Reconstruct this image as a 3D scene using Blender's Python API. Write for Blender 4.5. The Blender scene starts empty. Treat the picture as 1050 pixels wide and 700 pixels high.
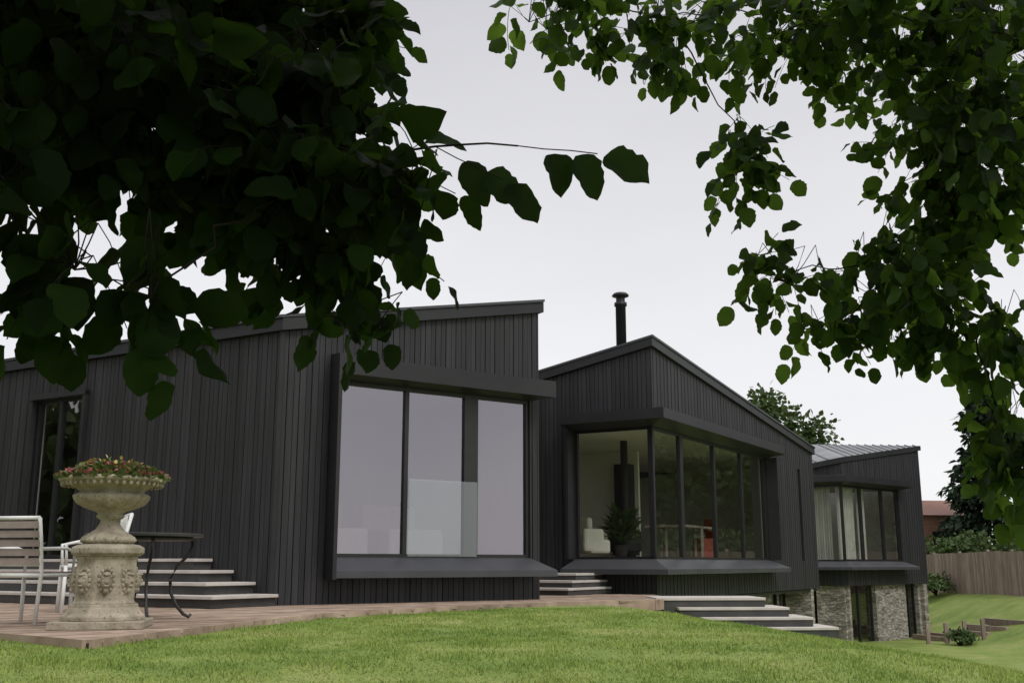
import bpy, math, random
import numpy as np
from mathutils import Vector, noise
random.seed(7); rng=np.random.default_rng(11)
S=bpy.context.scene
S.view_settings.view_transform='Standard'; S.view_settings.look='None'; S.view_settings.exposure=0
EYE=0.58
# ---------------------------------------------------------------- materials
def newmat(n):
    m=bpy.data.materials.new(n); m.use_nodes=True; nt=m.node_tree; nt.nodes.clear()
    out=nt.nodes.new('ShaderNodeOutputMaterial'); return m,nt,out
def ramp(nt,fac,stops):
    r=nt.nodes.new('ShaderNodeValToRGB'); e=r.color_ramp.elements
    e[0].position=stops[0][0]; e[0].color=(*stops[0][1],1)
    e[1].position=stops[-1][0]; e[1].color=(*stops[-1][1],1)
    for p,c in stops[1:-1]:
        x=e.new(p); x.color=(*c,1)
    nt.links.new(fac,r.inputs[0]); return r.outputs[0]
def simple(name,c1,c2,scale=5,rough=.6,bump=.2,bscale=None,stretch=(1,1,1),island=.0,metal=0,bdist=.01,detail=6,spec=.5):
    m,nt,out=newmat(name); N=nt.nodes.new; L=nt.links.new
    b=N('ShaderNodeBsdfPrincipled'); tc=N('ShaderNodeTexCoord'); mp=N('ShaderNodeMapping')
    mp.inputs['Scale'].default_value=stretch; L(tc.outputs['Object'],mp.inputs[0])
    n1=N('ShaderNodeTexNoise'); n1.inputs['Scale'].default_value=scale; n1.inputs['Detail'].default_value=detail
    L(mp.outputs[0],n1.inputs['Vector'])
    col=ramp(nt,n1.outputs['Fac'],[(.3,c1),(.7,c2)])
    if island>0:
        g=N('ShaderNodeNewGeometry'); mr=N('ShaderNodeMapRange'); mr.inputs[3].default_value=1-island; mr.inputs[4].default_value=1+island
        L(g.outputs['Random Per Island'],mr.inputs[0])
        vm=N('ShaderNodeVectorMath'); vm.operation='SCALE'; L(col,vm.inputs[0]); L(mr.outputs[0],vm.inputs['Scale']); col=vm.outputs[0]
    L(col,b.inputs['Base Color']); b.inputs['Roughness'].default_value=rough; b.inputs['Metallic'].default_value=metal
    b.inputs['Specular IOR Level'].default_value=spec
    n2=N('ShaderNodeTexNoise'); n2.inputs['Scale'].default_value=bscale or scale*4; n2.inputs['Detail'].default_value=8; L(mp.outputs[0],n2.inputs['Vector'])
    bp=N('ShaderNodeBump'); bp.inputs['Strength'].default_value=bump; bp.inputs['Distance'].default_value=bdist
    L(n2.outputs['Fac'],bp.inputs['Height']); L(bp.outputs[0],b.inputs['Normal']); L(b.outputs[0],out.inputs[0]); return m
def glassmat(name,base,k,tint,gl):
    """thin architectural pane: Schlick reflectance, same from both sides"""
    m,nt,out=newmat(name); N=nt.nodes.new; L=nt.links.new
    t=N('ShaderNodeBsdfTransparent'); t.inputs[0].default_value=(*tint,1)
    g=N('ShaderNodeBsdfGlossy'); g.inputs['Roughness'].default_value=0.0; g.inputs[0].default_value=(*gl,1)
    lw=N('ShaderNodeLayerWeight'); lw.inputs[0].default_value=.5
    pw=N('ShaderNodeMath'); pw.operation='POWER'; pw.inputs[1].default_value=5; L(lw.outputs['Facing'],pw.inputs[0])
    tc=N('ShaderNodeTexCoord'); n=N('ShaderNodeTexNoise'); n.inputs['Scale'].default_value=.9; L(tc.outputs['Object'],n.inputs['Vector'])
    bp=N('ShaderNodeBump'); bp.inputs['Strength'].default_value=.10; bp.inputs['Distance'].default_value=.02; L(n.outputs['Fac'],bp.inputs['Height']); L(bp.outputs[0],g.inputs['Normal'])
    ma=N('ShaderNodeMath'); ma.operation='MULTIPLY_ADD'; ma.inputs[1].default_value=k; ma.inputs[2].default_value=base+.04*k; ma.use_clamp=True
    L(pw.outputs[0],ma.inputs[0]); mx=N('ShaderNodeMixShader'); L(ma.outputs[0],mx.inputs[0]); L(t.outputs[0],mx.inputs[1]); L(g.outputs[0],mx.inputs[2]); L(mx.outputs[0],out.inputs[0]); return m
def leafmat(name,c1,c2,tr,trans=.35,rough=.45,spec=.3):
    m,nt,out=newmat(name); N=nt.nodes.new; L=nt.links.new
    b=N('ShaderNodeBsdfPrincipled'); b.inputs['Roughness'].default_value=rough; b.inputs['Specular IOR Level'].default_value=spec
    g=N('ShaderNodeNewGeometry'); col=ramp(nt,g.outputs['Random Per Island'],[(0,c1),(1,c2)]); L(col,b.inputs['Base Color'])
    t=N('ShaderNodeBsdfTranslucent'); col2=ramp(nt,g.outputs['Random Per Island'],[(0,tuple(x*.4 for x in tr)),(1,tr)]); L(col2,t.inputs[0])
    mx=N('ShaderNodeMixShader'); mx.inputs[0].default_value=trans; L(b.outputs[0],mx.inputs[1]); L(t.outputs[0],mx.inputs[2]); L(mx.outputs[0],out.inputs[0]); return m

M_clad=simple('charred_timber',(.019,.019,.021),(.032,.032,.0355),scale=3,rough=.58,bump=.35,bscale=30,stretch=(6,6,.35),island=.24,bdist=.004,spec=.35)
M_back=simple('dark_membrane',(.006,.006,.006),(.009,.009,.009),scale=3)
M_metal=simple('black_metal',(.017,.017,.019),(.025,.025,.027),scale=1.5,rough=.45,bump=.05,bscale=3,bdist=.01,spec=.35)
M_sill=simple('grey_metal_sill_skylit',(.045,.046,.051),(.062,.063,.070),scale=1.2,rough=.42,bump=.05,bscale=3,spec=.4)  # paler than the hood metal: sky light on the sloped sills, put into colour
M_zinc=simple('zinc_roof',(.16,.165,.175),(.24,.245,.255),scale=1.2,rough=.45,bump=.1,metal=.2)
M_frame=simple('window_frame',(.010,.010,.011),(.015,.015,.016),scale=4,rough=.4,bump=.02)
M_glassA=glassmat('coated_glass',.24,1.0,(.56,.55,.58),(.84,.80,.89))
M_glassB=glassmat('clear_glass',.04,1.2,(.96,.97,.96),(.95,.97,.98))
M_glassR=glassmat('garden_facing_glass',.10,1.3,(.80,.84,.80),(.90,.95,.90))
M_glassC=glassmat('dim_glass',.12,1.2,(.8,.82,.84),(.9,.9,.93))
M_glassD=glassmat('door_glass',.10,1.6,(.8,.82,.80),(.9,.9,.93))
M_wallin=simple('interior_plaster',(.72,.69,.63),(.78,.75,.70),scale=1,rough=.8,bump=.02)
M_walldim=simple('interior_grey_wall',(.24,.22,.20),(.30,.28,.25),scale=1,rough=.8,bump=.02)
M_floorin=simple('interior_floor',(.30,.25,.20),(.38,.32,.26),scale=2,rough=.4,bump=.05)
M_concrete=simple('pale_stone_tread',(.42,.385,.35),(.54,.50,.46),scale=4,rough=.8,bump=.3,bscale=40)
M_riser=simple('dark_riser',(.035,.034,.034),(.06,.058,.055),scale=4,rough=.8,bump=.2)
M_white=simple('white_paint',(.66,.66,.64),(.76,.76,.74),scale=6,rough=.5,bump=.1)
M_slat=simple('weathered_teak',(.22,.17,.155),(.33,.265,.245),scale=5,rough=.7,bump=.3,island=.15)
M_iron=simple('wrought_iron',(.02,.02,.02),(.04,.038,.035),scale=8,rough=.5,bump=.2)
M_bark=simple('bark',(.010,.008,.006),(.03,.025,.02),scale=12,rough=.9,bump=.8,bscale=30,stretch=(1,1,.3),spec=.1)
M_leafL=leafmat('hazel_leaf_shaded',(.004,.009,.0025),(.010,.021,.005),(.10,.20,.020),.26,.65,.08)  # near-black base colour puts the backlit canopy's shade into the leaves
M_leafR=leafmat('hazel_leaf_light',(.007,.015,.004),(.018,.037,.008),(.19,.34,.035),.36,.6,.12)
M_bgleaf=leafmat('far_foliage',(.03,.055,.018),(.10,.15,.05),(.12,.18,.04),.25,.7)
M_conif=leafmat('conifer_foliage',(.012,.025,.014),(.035,.06,.03),(.03,.05,.02),.1,.8)
M_curtain=simple('curtain_cloth',(.62,.60,.50),(.72,.70,.60),scale=3,rough=.9,bump=.1)
M_fence=simple('fence_wood',(.21,.155,.125),(.34,.265,.225),scale=3,rough=.85,bump=.4,bscale=25,stretch=(5,5,.5),island=.22)
M_red=simple('red_fabric',(.30,.03,.03),(.35,.04,.035),scale=3)

def stonemat():
    m,nt,out=newmat('lichen_stone'); N=nt.nodes.new; L=nt.links.new
    b=N('ShaderNodeBsdfPrincipled'); tc=N('ShaderNodeTexCoord')
    n1=N('ShaderNodeTexNoise'); n1.inputs['Scale'].default_value=7; n1.inputs['Detail'].default_value=9; n1.inputs['Roughness'].default_value=.7; L(tc.outputs['Object'],n1.inputs['Vector'])
    c=ramp(nt,n1.outputs['Fac'],[(.30,(.14,.115,.08)),(.45,(.29,.25,.185)),(.6,(.40,.35,.27)),(.75,(.46,.42,.34))])
    n3=N('ShaderNodeTexNoise'); n3.inputs['Scale'].default_value=28; n3.inputs['Detail'].default_value=4; L(tc.outputs['Object'],n3.inputs['Vector'])
    f=ramp(nt,n3.outputs['Fac'],[(.56,(0,0,0)),(.66,(1,1,1))])
    mx=N('ShaderNodeMix'); mx.data_type='RGBA'; L(f,mx.inputs[0]); L(c,mx.inputs[6]); mx.inputs[7].default_value=(.17,.15,.10,1)
    L(mx.outputs[2],b.inputs['Base Color']); b.inputs['Roughness'].default_value=.9
    bp=N('ShaderNodeBump'); bp.inputs['Strength'].default_value=.6; bp.inputs['Distance'].default_value=.008; L(n3.outputs['Fac'],bp.inputs['Height']); L(bp.outputs[0],b.inputs['Normal'])
    L(b.outputs[0],out.inputs[0]); return m
M_stone=stonemat()
def rubble():
    m,nt,out=newmat('rubble_stone'); N=nt.nodes.new; L=nt.links.new
    b=N('ShaderNodeBsdfPrincipled'); tc=N('ShaderNodeTexCoord'); mp=N('ShaderNodeMapping'); mp.inputs['Scale'].default_value=(4.5,4.5,13); L(tc.outputs['Object'],mp.inputs[0])
    v=N('ShaderNodeTexVoronoi'); v.inputs['Scale'].default_value=1; L(mp.outputs[0],v.inputs['Vector'])
    v2=N('ShaderNodeTexVoronoi'); v2.feature='DISTANCE_TO_EDGE'; L(mp.outputs[0],v2.inputs['Vector']); v2.inputs['Scale'].default_value=1
    sp=N('ShaderNodeSeparateColor'); L(v.outputs['Color'],sp.inputs[0])
    c=ramp(nt,sp.outputs[0],[(0,(.18,.16,.135)),(.5,(.33,.30,.26)),(1,(.46,.42,.37))])
    e=ramp(nt,v2.outputs['Distance'],[(.0,(.45,.44,.42)),(.10,(1,1,1))])
    mx=N('ShaderNodeMix'); mx.data_type='RGBA'; mx.blend_type='MULTIPLY'; mx.inputs[0].default_value=1; L(c,mx.inputs[6]); L(e,mx.inputs[7]); L(mx.outputs[2],b.inputs['Base Color'])
    b.inputs['Roughness'].default_value=.9; bp=N('ShaderNodeBump'); bp.inputs['Distance'].default_value=.03; L(e,bp.inputs['Height']); L(bp.outputs[0],b.inputs['Normal']); L(b.outputs[0],out.inputs[0]); return m
M_rubble=rubble()
def brickm():
    m,nt,out=newmat('red_brick'); N=nt.nodes.new; L=nt.links.new
    b=N('ShaderNodeBsdfPrincipled'); tc=N('ShaderNodeTexCoord'); br=N('ShaderNodeTexBrick'); mp=N('ShaderNodeMapping'); mp.inputs['Rotation'].default_value=(math.radians(90),0,0)
    L(tc.outputs['Object'],mp.inputs[0]); L(mp.outputs[0],br.inputs['Vector']); br.inputs['Scale'].default_value=2.2
    br.inputs['Color1'].default_value=(.34,.14,.09,1); br.inputs['Color2'].default_value=(.22,.10,.07,1); br.inputs['Mortar'].default_value=(.3,.25,.2,1)
    L(br.outputs[0],b.inputs['Base Color']); b.inputs['Roughness'].default_value=.9; L(b.outputs[0],out.inputs[0]); return m
M_brick=brickm()
def deckm():
    m,nt,out=newmat('deck_boards'); N=nt.nodes.new; L=nt.links.new
    b=N('ShaderNodeBsdfPrincipled'); tc=N('ShaderNodeTexCoord')
    g=N('ShaderNodeNewGeometry')
    n=N('ShaderNodeTexNoise'); n.inputs['Scale'].default_value=3; n.inputs['Detail'].default_value=8; L(tc.outputs['Object'],n.inputs['Vector'])
    c=ramp(nt,n.outputs['Fac'],[(.3,(.23,.165,.12)),(.7,(.42,.32,.25))])
    mr=N('ShaderNodeMapRange'); mr.inputs[3].default_value=.72; mr.inputs[4].default_value=1.2; L(g.outputs['Random Per Island'],mr.inputs[0])
    vm=N('ShaderNodeVectorMath'); vm.operation='SCALE'; L(c,vm.inputs[0]); L(mr.outputs[0],vm.inputs['Scale'])
    L(vm.outputs[0],b.inputs['Base Color']); b.inputs['Roughness'].default_value=.8; b.inputs['Specular IOR Level'].default_value=.2; L(b.outputs[0],out.inputs[0]); return m
M_deck=deckm()
def lawnm(name,blade):
    m,nt,out=newmat(name); N=nt.nodes.new; L=nt.links.new
    b=N('ShaderNodeBsdfPrincipled'); g=N('ShaderNodeNewGeometry')
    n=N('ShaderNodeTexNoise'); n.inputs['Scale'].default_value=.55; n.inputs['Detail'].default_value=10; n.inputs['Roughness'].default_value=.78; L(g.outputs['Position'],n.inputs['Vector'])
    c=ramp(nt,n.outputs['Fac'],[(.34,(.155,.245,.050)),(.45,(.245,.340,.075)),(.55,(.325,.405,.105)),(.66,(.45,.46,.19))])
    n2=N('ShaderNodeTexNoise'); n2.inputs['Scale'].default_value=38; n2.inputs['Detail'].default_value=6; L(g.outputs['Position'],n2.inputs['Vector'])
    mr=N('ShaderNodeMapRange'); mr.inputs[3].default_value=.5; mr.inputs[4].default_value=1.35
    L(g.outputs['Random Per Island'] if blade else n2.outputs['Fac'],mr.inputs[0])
    vm=N('ShaderNodeVectorMath'); vm.operation='SCALE'; L(c,vm.inputs[0]); L(mr.outputs[0],vm.inputs['Scale']); L(vm.outputs[0],b.inputs['Base Color'])
    b.inputs['Roughness'].default_value=.75; b.inputs['Specular IOR Level'].default_value=.2
    if blade:
        t=N('ShaderNodeBsdfTranslucent'); L(vm.outputs[0],t.inputs[0]); mx=N('ShaderNodeMixShader'); mx.inputs[0].default_value=.4; L(b.outputs[0],mx.inputs[1]); L(t.outputs[0],mx.inputs[2]); L(mx.outputs[0],out.inputs[0])
    else:
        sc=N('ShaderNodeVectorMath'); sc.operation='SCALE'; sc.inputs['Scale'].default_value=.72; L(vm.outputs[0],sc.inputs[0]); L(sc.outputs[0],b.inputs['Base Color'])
        bp=N('ShaderNodeBump'); bp.inputs['Strength'].default_value=.8; bp.inputs['Distance'].default_value=.03; L(n2.outputs['Fac'],bp.inputs['Height']); L(bp.outputs[0],b.inputs['Normal']); L(b.outputs[0],out.inputs[0])
    return m
M_lawn=lawnm('lawn',False); M_blade=lawnm('grass_blade',True)

# ---------------------------------------------------------------- mesh helpers
def link(o,parent=None):
    S.collection.objects.link(o)
    if parent: o.parent=parent
    return o
def empty(name,loc=(0,0,0)):
    e=bpy.data.objects.new(name,None); e.location=loc; S.collection.objects.link(e); return e
class MB:
    def __init__(s): s.v=[]; s.f=[]
    def add(s,vs,fs):
        k=len(s.v); s.v+= [tuple(v) for v in vs]; s.f+=[tuple(i+k for i in f) for f in fs]
    def hexa(s,p):
        s.add(p,[(0,3,2,1),(4,5,6,7),(0,1,5,4),(1,2,6,5),(2,3,7,6),(3,0,4,7)])
    def box(s,c,sx,sy,sz,rz=0):
        ca,sa=math.cos(rz),math.sin(rz); p=[]
        for z in(-.5,.5):
            for x,y in((-.5,-.5),(.5,-.5),(.5,.5),(-.5,.5)):
                X=x*sx; Y=y*sy; p.append((c[0]+X*ca-Y*sa,c[1]+X*sa+Y*ca,c[2]+z*sz))
        s.hexa(p)
    def tube(s,pts,rad,n=6,cap=True):
        pts=[Vector(p) for p in pts]; k=len(s.v); m=len(pts)
        for i,p in enumerate(pts):
            d=(pts[min(i+1,m-1)]-pts[max(i-1,0)]).normalized()
            a=d.cross(Vector((0,0,1)) if abs(d.z)<.9 else Vector((1,0,0))).normalized(); b=d.cross(a)
            r=rad[i] if isinstance(rad,(list,tuple)) else rad
            for j in range(n):
                t=2*math.pi*j/n; s.v.append(tuple(p+a*math.cos(t)*r+b*math.sin(t)*r))
        for i in range(m-1):
            for j in range(n):
                s.f.append((k+i*n+j,k+i*n+(j+1)%n,k+(i+1)*n+(j+1)%n,k+(i+1)*n+j))
        if cap:
            s.f.append(tuple(k+j for j in range(n))[::-1]); s.f.append(tuple(k+(m-1)*n+j for j in range(n)))
    def lathe(s,c,prof,n=48,lobes=0,la=0,lz=(0,0),rz=0):
        k=len(s.v)
        for r,z in prof:
            for j in range(n):
                t=2*math.pi*j/n+rz; rr=r
                if lobes and lz[0]<=z<=lz[1]: rr=r*(1+la*abs(math.sin(lobes*t/2)))
                s.v.append((c[0]+rr*math.cos(t),c[1]+rr*math.sin(t),c[2]+z))
        for i in range(len(prof)-1):
            for j in range(n): s.f.append((k+i*n+j,k+i*n+(j+1)%n,k+(i+1)*n+(j+1)%n,k+(i+1)*n+j))
        s.f.append(tuple(k+j for j in range(n))[::-1]); s.f.append(tuple(k+(len(prof)-1)*n+j for j in range(n)))
    def ball(s,c,r,nu=10,nv=7):
        rx,ry,rz=r if isinstance(r,tuple) else (r,r,r); k=len(s.v)
        for i in range(nv+1):
            ph=math.pi*i/nv
            for j in range(nu):
                t=2*math.pi*j/nu; s.v.append((c[0]+rx*math.sin(ph)*math.cos(t),c[1]+ry*math.sin(ph)*math.sin(t),c[2]+rz*math.cos(ph)))
        for i in range(nv):
            for j in range(nu): s.f.append((k+i*nu+j,k+(i+1)*nu+j,k+(i+1)*nu+(j+1)%nu,k+i*nu+(j+1)%nu))
    def obj(s,name,mat,parent=None,smooth=False,bevel=0):
        me=bpy.data.meshes.new(name); me.from_pydata(s.v,[],s.f); me.materials.append(mat); me.update()
        if smooth:
            for p in me.polygons: p.use_smooth=True
        o=bpy.data.objects.new(name,me); link(o,parent)
        if bevel:
            b=o.modifiers.new('bevel','BEVEL'); b.width=bevel; b.segments=2; b.limit_method='ANGLE'
        return o
def fastmesh(name,V,T,mat,parent=None):
    me=bpy.data.meshes.new(name); me.vertices.add(len(V)); me.vertices.foreach_set('co',V.astype(np.float32).ravel())
    me.loops.add(T.size); me.loops.foreach_set('vertex_index',T.astype(np.int32).ravel())
    me.polygons.add(len(T)); me.polygons.foreach_set('loop_start',np.arange(0,T.size,3,dtype=np.int32))
    me.update(calc_edges=True); me.materials.append(mat); o=bpy.data.objects.new(name,me); return link(o,parent)

class Wall:
    """vertical wall: origin O (xy), direction d, outward normal n"""
    def __init__(s,O,d,n): s.O=O; s.d=d; s.n=n
    def P(s,a,o,z): return (s.O[0]+s.d[0]*a+s.n[0]*o, s.O[1]+s.d[1]*a+s.n[1]*o, z)
    def blk(s,mb,a,b,o0,o1,z0,z1,z1b=None):
        if z1b is None: z1b=z1
        mb.hexa([s.P(a,o0,z0),s.P(b,o0,z0),s.P(b,o1,z0),s.P(a,o1,z0),s.P(a,o0,z1),s.P(b,o0,z1b),s.P(b,o1,z1b),s.P(a,o1,z1)])
    def cutstrip(s,mb,a,b,o0,o1,zb,zt,ops):
        cuts=sorted(set([a,b]+[x for op in ops for x in op[:2] if a<x<b]))
        for u,v in zip(cuts[:-1],cuts[1:]):
            if v-u<.004: continue
            mid=(u+v)/2; cov=[op for op in ops if op[0]<mid<op[1]]
            lo=zb
            for op in sorted(cov,key=lambda q:q[2]):
                if op[2]-lo>.01: s.blk(mb,u,v,o0,o1,lo,op[2])
                lo=op[3]
            s.blk(mb,u,v,o0,o1,lo,zt(u),zt(v))
    def build(s,tag,a,b,zb,zt,ops,parent,mat=None,skin=True,pitch=.108):
        mb=MB(); s.cutstrip(mb,a,b,-.16,0,zb,zt,ops); mb.obj(tag+'_structure',mat or M_back,parent)
        mi=MB(); s.cutstrip(mi,a+.17,b-.17,-.19,-.165,zb,lambda q:zt(q)-.1,ops); mi.obj(tag+'_lining',M_wallin,parent)
        if skin:
            mb=MB(); x=a; i=0
            while x<b-.01:
                w=pitch if i%2 else pitch*.84
                e=min(x+w-.011,b); out=.022+random.uniform(0,.004)+(.006 if i%2 else 0)
                s.cutstrip(mb,x,e,.002,out,zb-random.uniform(0,.004),lambda q:zt(q)-.02,ops); x+=w; i+=1
            mb.obj(tag+'_cladding',M_clad,parent)
    def glaze(s,tag,a,b,z0,z1,mull,parent,gm,o=-.06,fw=.055):
        mb=MB(); s.blk(mb,a,b,o-.04,o+.04,z0,z0+fw); s.blk(mb,a,b,o-.04,o+.04,z1-fw,z1)
        for x,w in [(a+fw/2,fw),(b-fw/2,fw)]+mull:
            s.blk(mb,x-w/2,x+w/2,o-.045,o+.045,z0+.002,z1-.002)
        mb.obj(tag+'_frame',M_frame,parent)
        g=MB(); g.add([s.P(a,o,z0),s.P(b,o,z0),s.P(b,o,z1),s.P(a,o,z1)],[(0,1,2,3)]); g.obj(tag+'_glass',gm,parent)
def sweep(mb,rings):
    k=len(mb.v); n=len(rings[0])
    for r in rings: mb.v+=[tuple(p) for p in r]
    for i in range(len(rings)-1):
        for j in range(n): mb.f.append((k+i*n+j,k+i*n+(j+1)%n,k+(i+1)*n+(j+1)%n,k+(i+1)*n+j))
    mb.f.append(tuple(k+j for j in range(n))[::-1]); mb.f.append(tuple(k+(len(rings)-1)*n+j for j in range(n)))
def slab(mb,pts,th):
    n=len(pts); k=len(mb.v); mb.v+=[(p[0],p[1],p[2]) for p in pts]+[(p[0],p[1],p[2]-th) for p in pts]
    mb.f.append(tuple(k+i for i in range(n))); mb.f.append(tuple(k+n+i for i in range(n))[::-1])
    for i in range(n): mb.f.append((k+i,k+n+i,k+n+(i+1)%n,k+(i+1)%n))

# ---------------------------------------------------------------- terrain
def ss(a,b,x):
    t=min(1,max(0,(x-a)/(b-a))); return t*t*(3-2*t)
def H(x,y):
    h=-.95+.885*ss(-2,9.2,y)
    w=(x-2)+.15*(min(y,42)-15)
    h-=2.1*ss(-.5,8.0,w)
    h+=1.5*ss(15.2,20.5,x)*ss(18,32,y)
    amp=.03 if (y<60 and abs(x)<40) else .0
    h+=amp*noise.noise(Vector((x*.45,y*.45,0)))*(1 if y<8.4 or w>0 else .5)
    h+=.25*amp*noise.noise(Vector((x*1.9,y*1.9,3)))
    return h
xs=[-900,-300,-120,-60,-30,-20]+list(np.linspace(-14,26,190))+[30,40,60,100,300,900]
ys=[-900,-300,-100,-40,-15,-6]+list(np.linspace(-3,56,230))+[62,75,100,300,900]
V=np.array([(x,y,H(x,y)) for y in ys for x in xs]); nx=len(xs); T=[]
for j in range(len(ys)-1):
    for i in range(nx-1):
        a=j*nx+i; T+= [(a,a+1,a+nx+1),(a,a+nx+1,a+nx)]
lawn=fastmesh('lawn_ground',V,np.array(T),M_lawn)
for p in lawn.data.polygons: p.use_smooth=True
DECK=[(-3.34,8.6),(-2.85,11.0),(-2.31,13.2),(-.9,15.2),(.5,16.9),(2.35,18.05),(2.75,18.9),(2.75,21.0),(-1,23),(-6,22),(-16,25),(-13,14),(-4.7,9.7)]
def inpoly(x,y,P):
    c=False; n=len(P)
    for i in range(n):
        x1,y1=P[i]; x2,y2=P[i-1]
        if (y1>y)!=(y2>y) and x<(x2-x1)*(y-y1)/(y2-y1)+x1: c=not c
    return c
def grass():
    n=240000
    y=6.0+ (20.5-6.0)*rng.random(n)**1.25; x=rng.uniform(-.52,.56,n)*y
    keep=np.array([not inpoly(a,b,DECK) and not (b>16.2 and a<2.3) and not (b>17.4 and 2.2<a<5.6) for a,b in zip(x,y)]); x=x[keep]; y=y[keep]; n=len(x)
    z=np.array([H(a,b) for a,b in zip(x,y)])-.004
    ang=rng.uniform(0,2*math.pi,n); w=rng.uniform(.0025,.005,n)*(1+y*.05); h=rng.uniform(.012,.038,n)*rng.uniform(.7,1.1,n)
    clump=np.array([noise.noise(Vector((a*2.3,b*2.3,5))) for a,b in zip(x,y)]); h*=1+.9*clump
    lean=rng.uniform(0,.03,n); la=rng.uniform(0,6.28,n)
    V=np.zeros((n,3,3)); dx=np.cos(ang)*w; dy=np.sin(ang)*w
    V[:,0]=np.stack([x-dx,y-dy,z],1); V[:,1]=np.stack([x+dx,y+dy,z],1); V[:,2]=np.stack([x+np.cos(la)*lean,y+np.sin(la)*lean,z+h],1)
    fastmesh('lawn_grass',V.reshape(-1,3),np.arange(3*n).reshape(-1,3),M_blade)
grass()

# ---------------------------------------------------------------- deck
deck=empty('timber_deck')
mb=MB(); slab(mb,[(x,y,-.035) for x,y in DECK],.34); mb.obj('deck_base',M_riser,deck)
dd=Vector((.81,.586)).normalized(); dn=Vector((-dd.y,dd.x)); mb=MB()
t=-20
while t<40:
    hits=[]
    for i in range(len(DECK)):
        p=Vector(DECK[i]); q=Vector(DECK[i-1]); a=p.dot(dn)-(t+.07); b=q.dot(dn)-(t+.07)
        if (a>0)!=(b>0):
            r=p+(q-p)*(a/(a-b)); hits.append(r.dot(dd))
    hits.sort()
    for a,b in zip(hits[::2],hits[1::2]):
        a-=.02; b+=.02; c=a
        while c<b:
            e=min(b,c+random.uniform(2.4,3.6)); zt=random.uniform(-.004,.002)
            P=[dd*c+dn*t,dd*(e-.004)+dn*t,dd*(e-.004)+dn*(t+.134),dd*c+dn*(t+.134)]
            mb.hexa([(p.x,p.y,-.032) for p in P]+[(p.x,p.y,zt) for p in P]); c=e
    t+=.142
mb.obj('deck_planks',M_deck,deck)
mb=MB()
for i in range(7):
    p=Vector(DECK[i-1 if i else -1]); q=Vector(DECK[i])
    d=(q-p); ln=d.length; ang=math.atan2(d.y,d.x); c=(p+q)/2; nrm=Vector((d.y,-d.x)).normalized()*.03
    mb.box((c.x+nrm.x,c.y+nrm.y,-.085),ln,.035,.17,ang)
mb.obj('deck_edge_board',M_deck,deck)

# ---------------------------------------------------------------- house
house=empty('timber_clad_house')
L1=(-.856,.517); nL1=(-.517,-.856)
F1=(.8105,.5857); nF1=(.5857,-.8105)
A=(-3.44,15.5); B=(A[0]+F1[0]*4.8,A[1]+F1[1]*4.8)
ZF=.68; ZC=3.36
wf=Wall(A,F1,nF1); wl=Wall(A,L1,nL1)
ztF=lambda s:4.02+.97*s/4.8
ztL=lambda s:4.02
opF=[(.88,4.61,ZF-.01,ZC)]; opL=[(4.46,5.81,ZF-.01,3.40)]
wf.build('block_front',0,4.8,-.25,ztF,opF,house)
wl.build('block_side',0,13,-.25,ztL,opL,house)
P1=(-F1[1],F1[0])
wr=Wall(B,P1,F1); wr.build('block_return',0,8,-.25,lambda s:4.97-.03*s,[],house)
wf.glaze('picture_window',.88,4.61,ZF,ZC,[(2.18,.07),(3.42,.27)],house,M_glassA)
wl.glaze('glazed_door',4.46,5.81,ZF,3.40,[(5.16,.08)],house,M_glassD)
mb=MB(); mb.box((A[0]+.0,A[1]-.02,1.95),.07,.07,4.25,.1); mb.obj('corner_trim',M_metal,house)
mb=MB(); wl.blk(mb,4.38,4.46,-.1,.10,ZF,3.47); wl.blk(mb,5.81,5.89,-.1,.10,ZF,3.47); wl.blk(mb,4.38,5.89,-.1,.12,3.402,3.50); mb.obj('door_surround',M_metal,house)
PR=.45
def ring_hood(fn,zt,zo=.10):
    return [fn(0,zt),fn(1,zt+zo),fn(1,zt+.31),fn(0,zt+.38)]
def ring_sill(fn,zb): return [fn(0,zb),fn(1,zb-.20),fn(1,zb-.30),fn(0,zb-.30)]
def f1(si,so): return lambda k,z: wf.P(so if k else si,PR if k else .0,z)
mb=MB(); sweep(mb,[ring_hood(f1(.86,.76),ZC,.03),ring_hood(f1(4.63,4.86),ZC,.03)]); mb.obj('window_hood',M_metal,house)
mb=MB(); sweep(mb,[ring_sill(f1(.86,.76),ZF),ring_sill(f1(4.63,4.86),ZF)]); mb.obj('window_sill',M_sill,house)
mb=MB(); mb.hexa([wf.P(.80,0,ZF-.32),wf.P(.86,0,ZF-.32),wf.P(.78,PR+.01,ZF-.32),wf.P(.72,PR+.01,ZF-.32),wf.P(.80,0,ZC+.39),wf.P(.86,0,ZC+.39),wf.P(.78,PR+.01,ZC+.33),wf.P(.72,PR+.01,ZC+.33)])
mb.obj('window_fin',M_metal,house)
def frosted():
    m,nt,out=newmat('balustrade_glass'); N=nt.nodes.new; L=nt.links.new
    t=N('ShaderNodeBsdfTransparent'); t.inputs[0].default_value=(.90,.93,.92,1); g=N('ShaderNodeBsdfGlossy'); g.inputs['Roughness'].default_value=.01; g.inputs[0].default_value=(.9,.95,.93,1)
    mx=N('ShaderNodeMixShader'); mx.inputs[0].default_value=.15; L(t.outputs[0],mx.inputs[1]); L(g.outputs[0],mx.inputs[2]); L(mx.outputs[0],out.inputs[0]); return m
mb=MB(); mb.add([wf.P(2.2,.05,ZF+.02),wf.P(3.5,.05,ZF+.02),wf.P(3.5,.05,ZF+1.22),wf.P(2.2,.05,ZF+1.22)],[(0,1,2,3)]); mb.obj('glass_balustrade',frosted(),house)
def ov(p,d1,k1,d2,k2): return (p[0]+d1[0]*k1+d2[0]*k2,p[1]+d1[1]*k1+d2[1]*k2)
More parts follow.
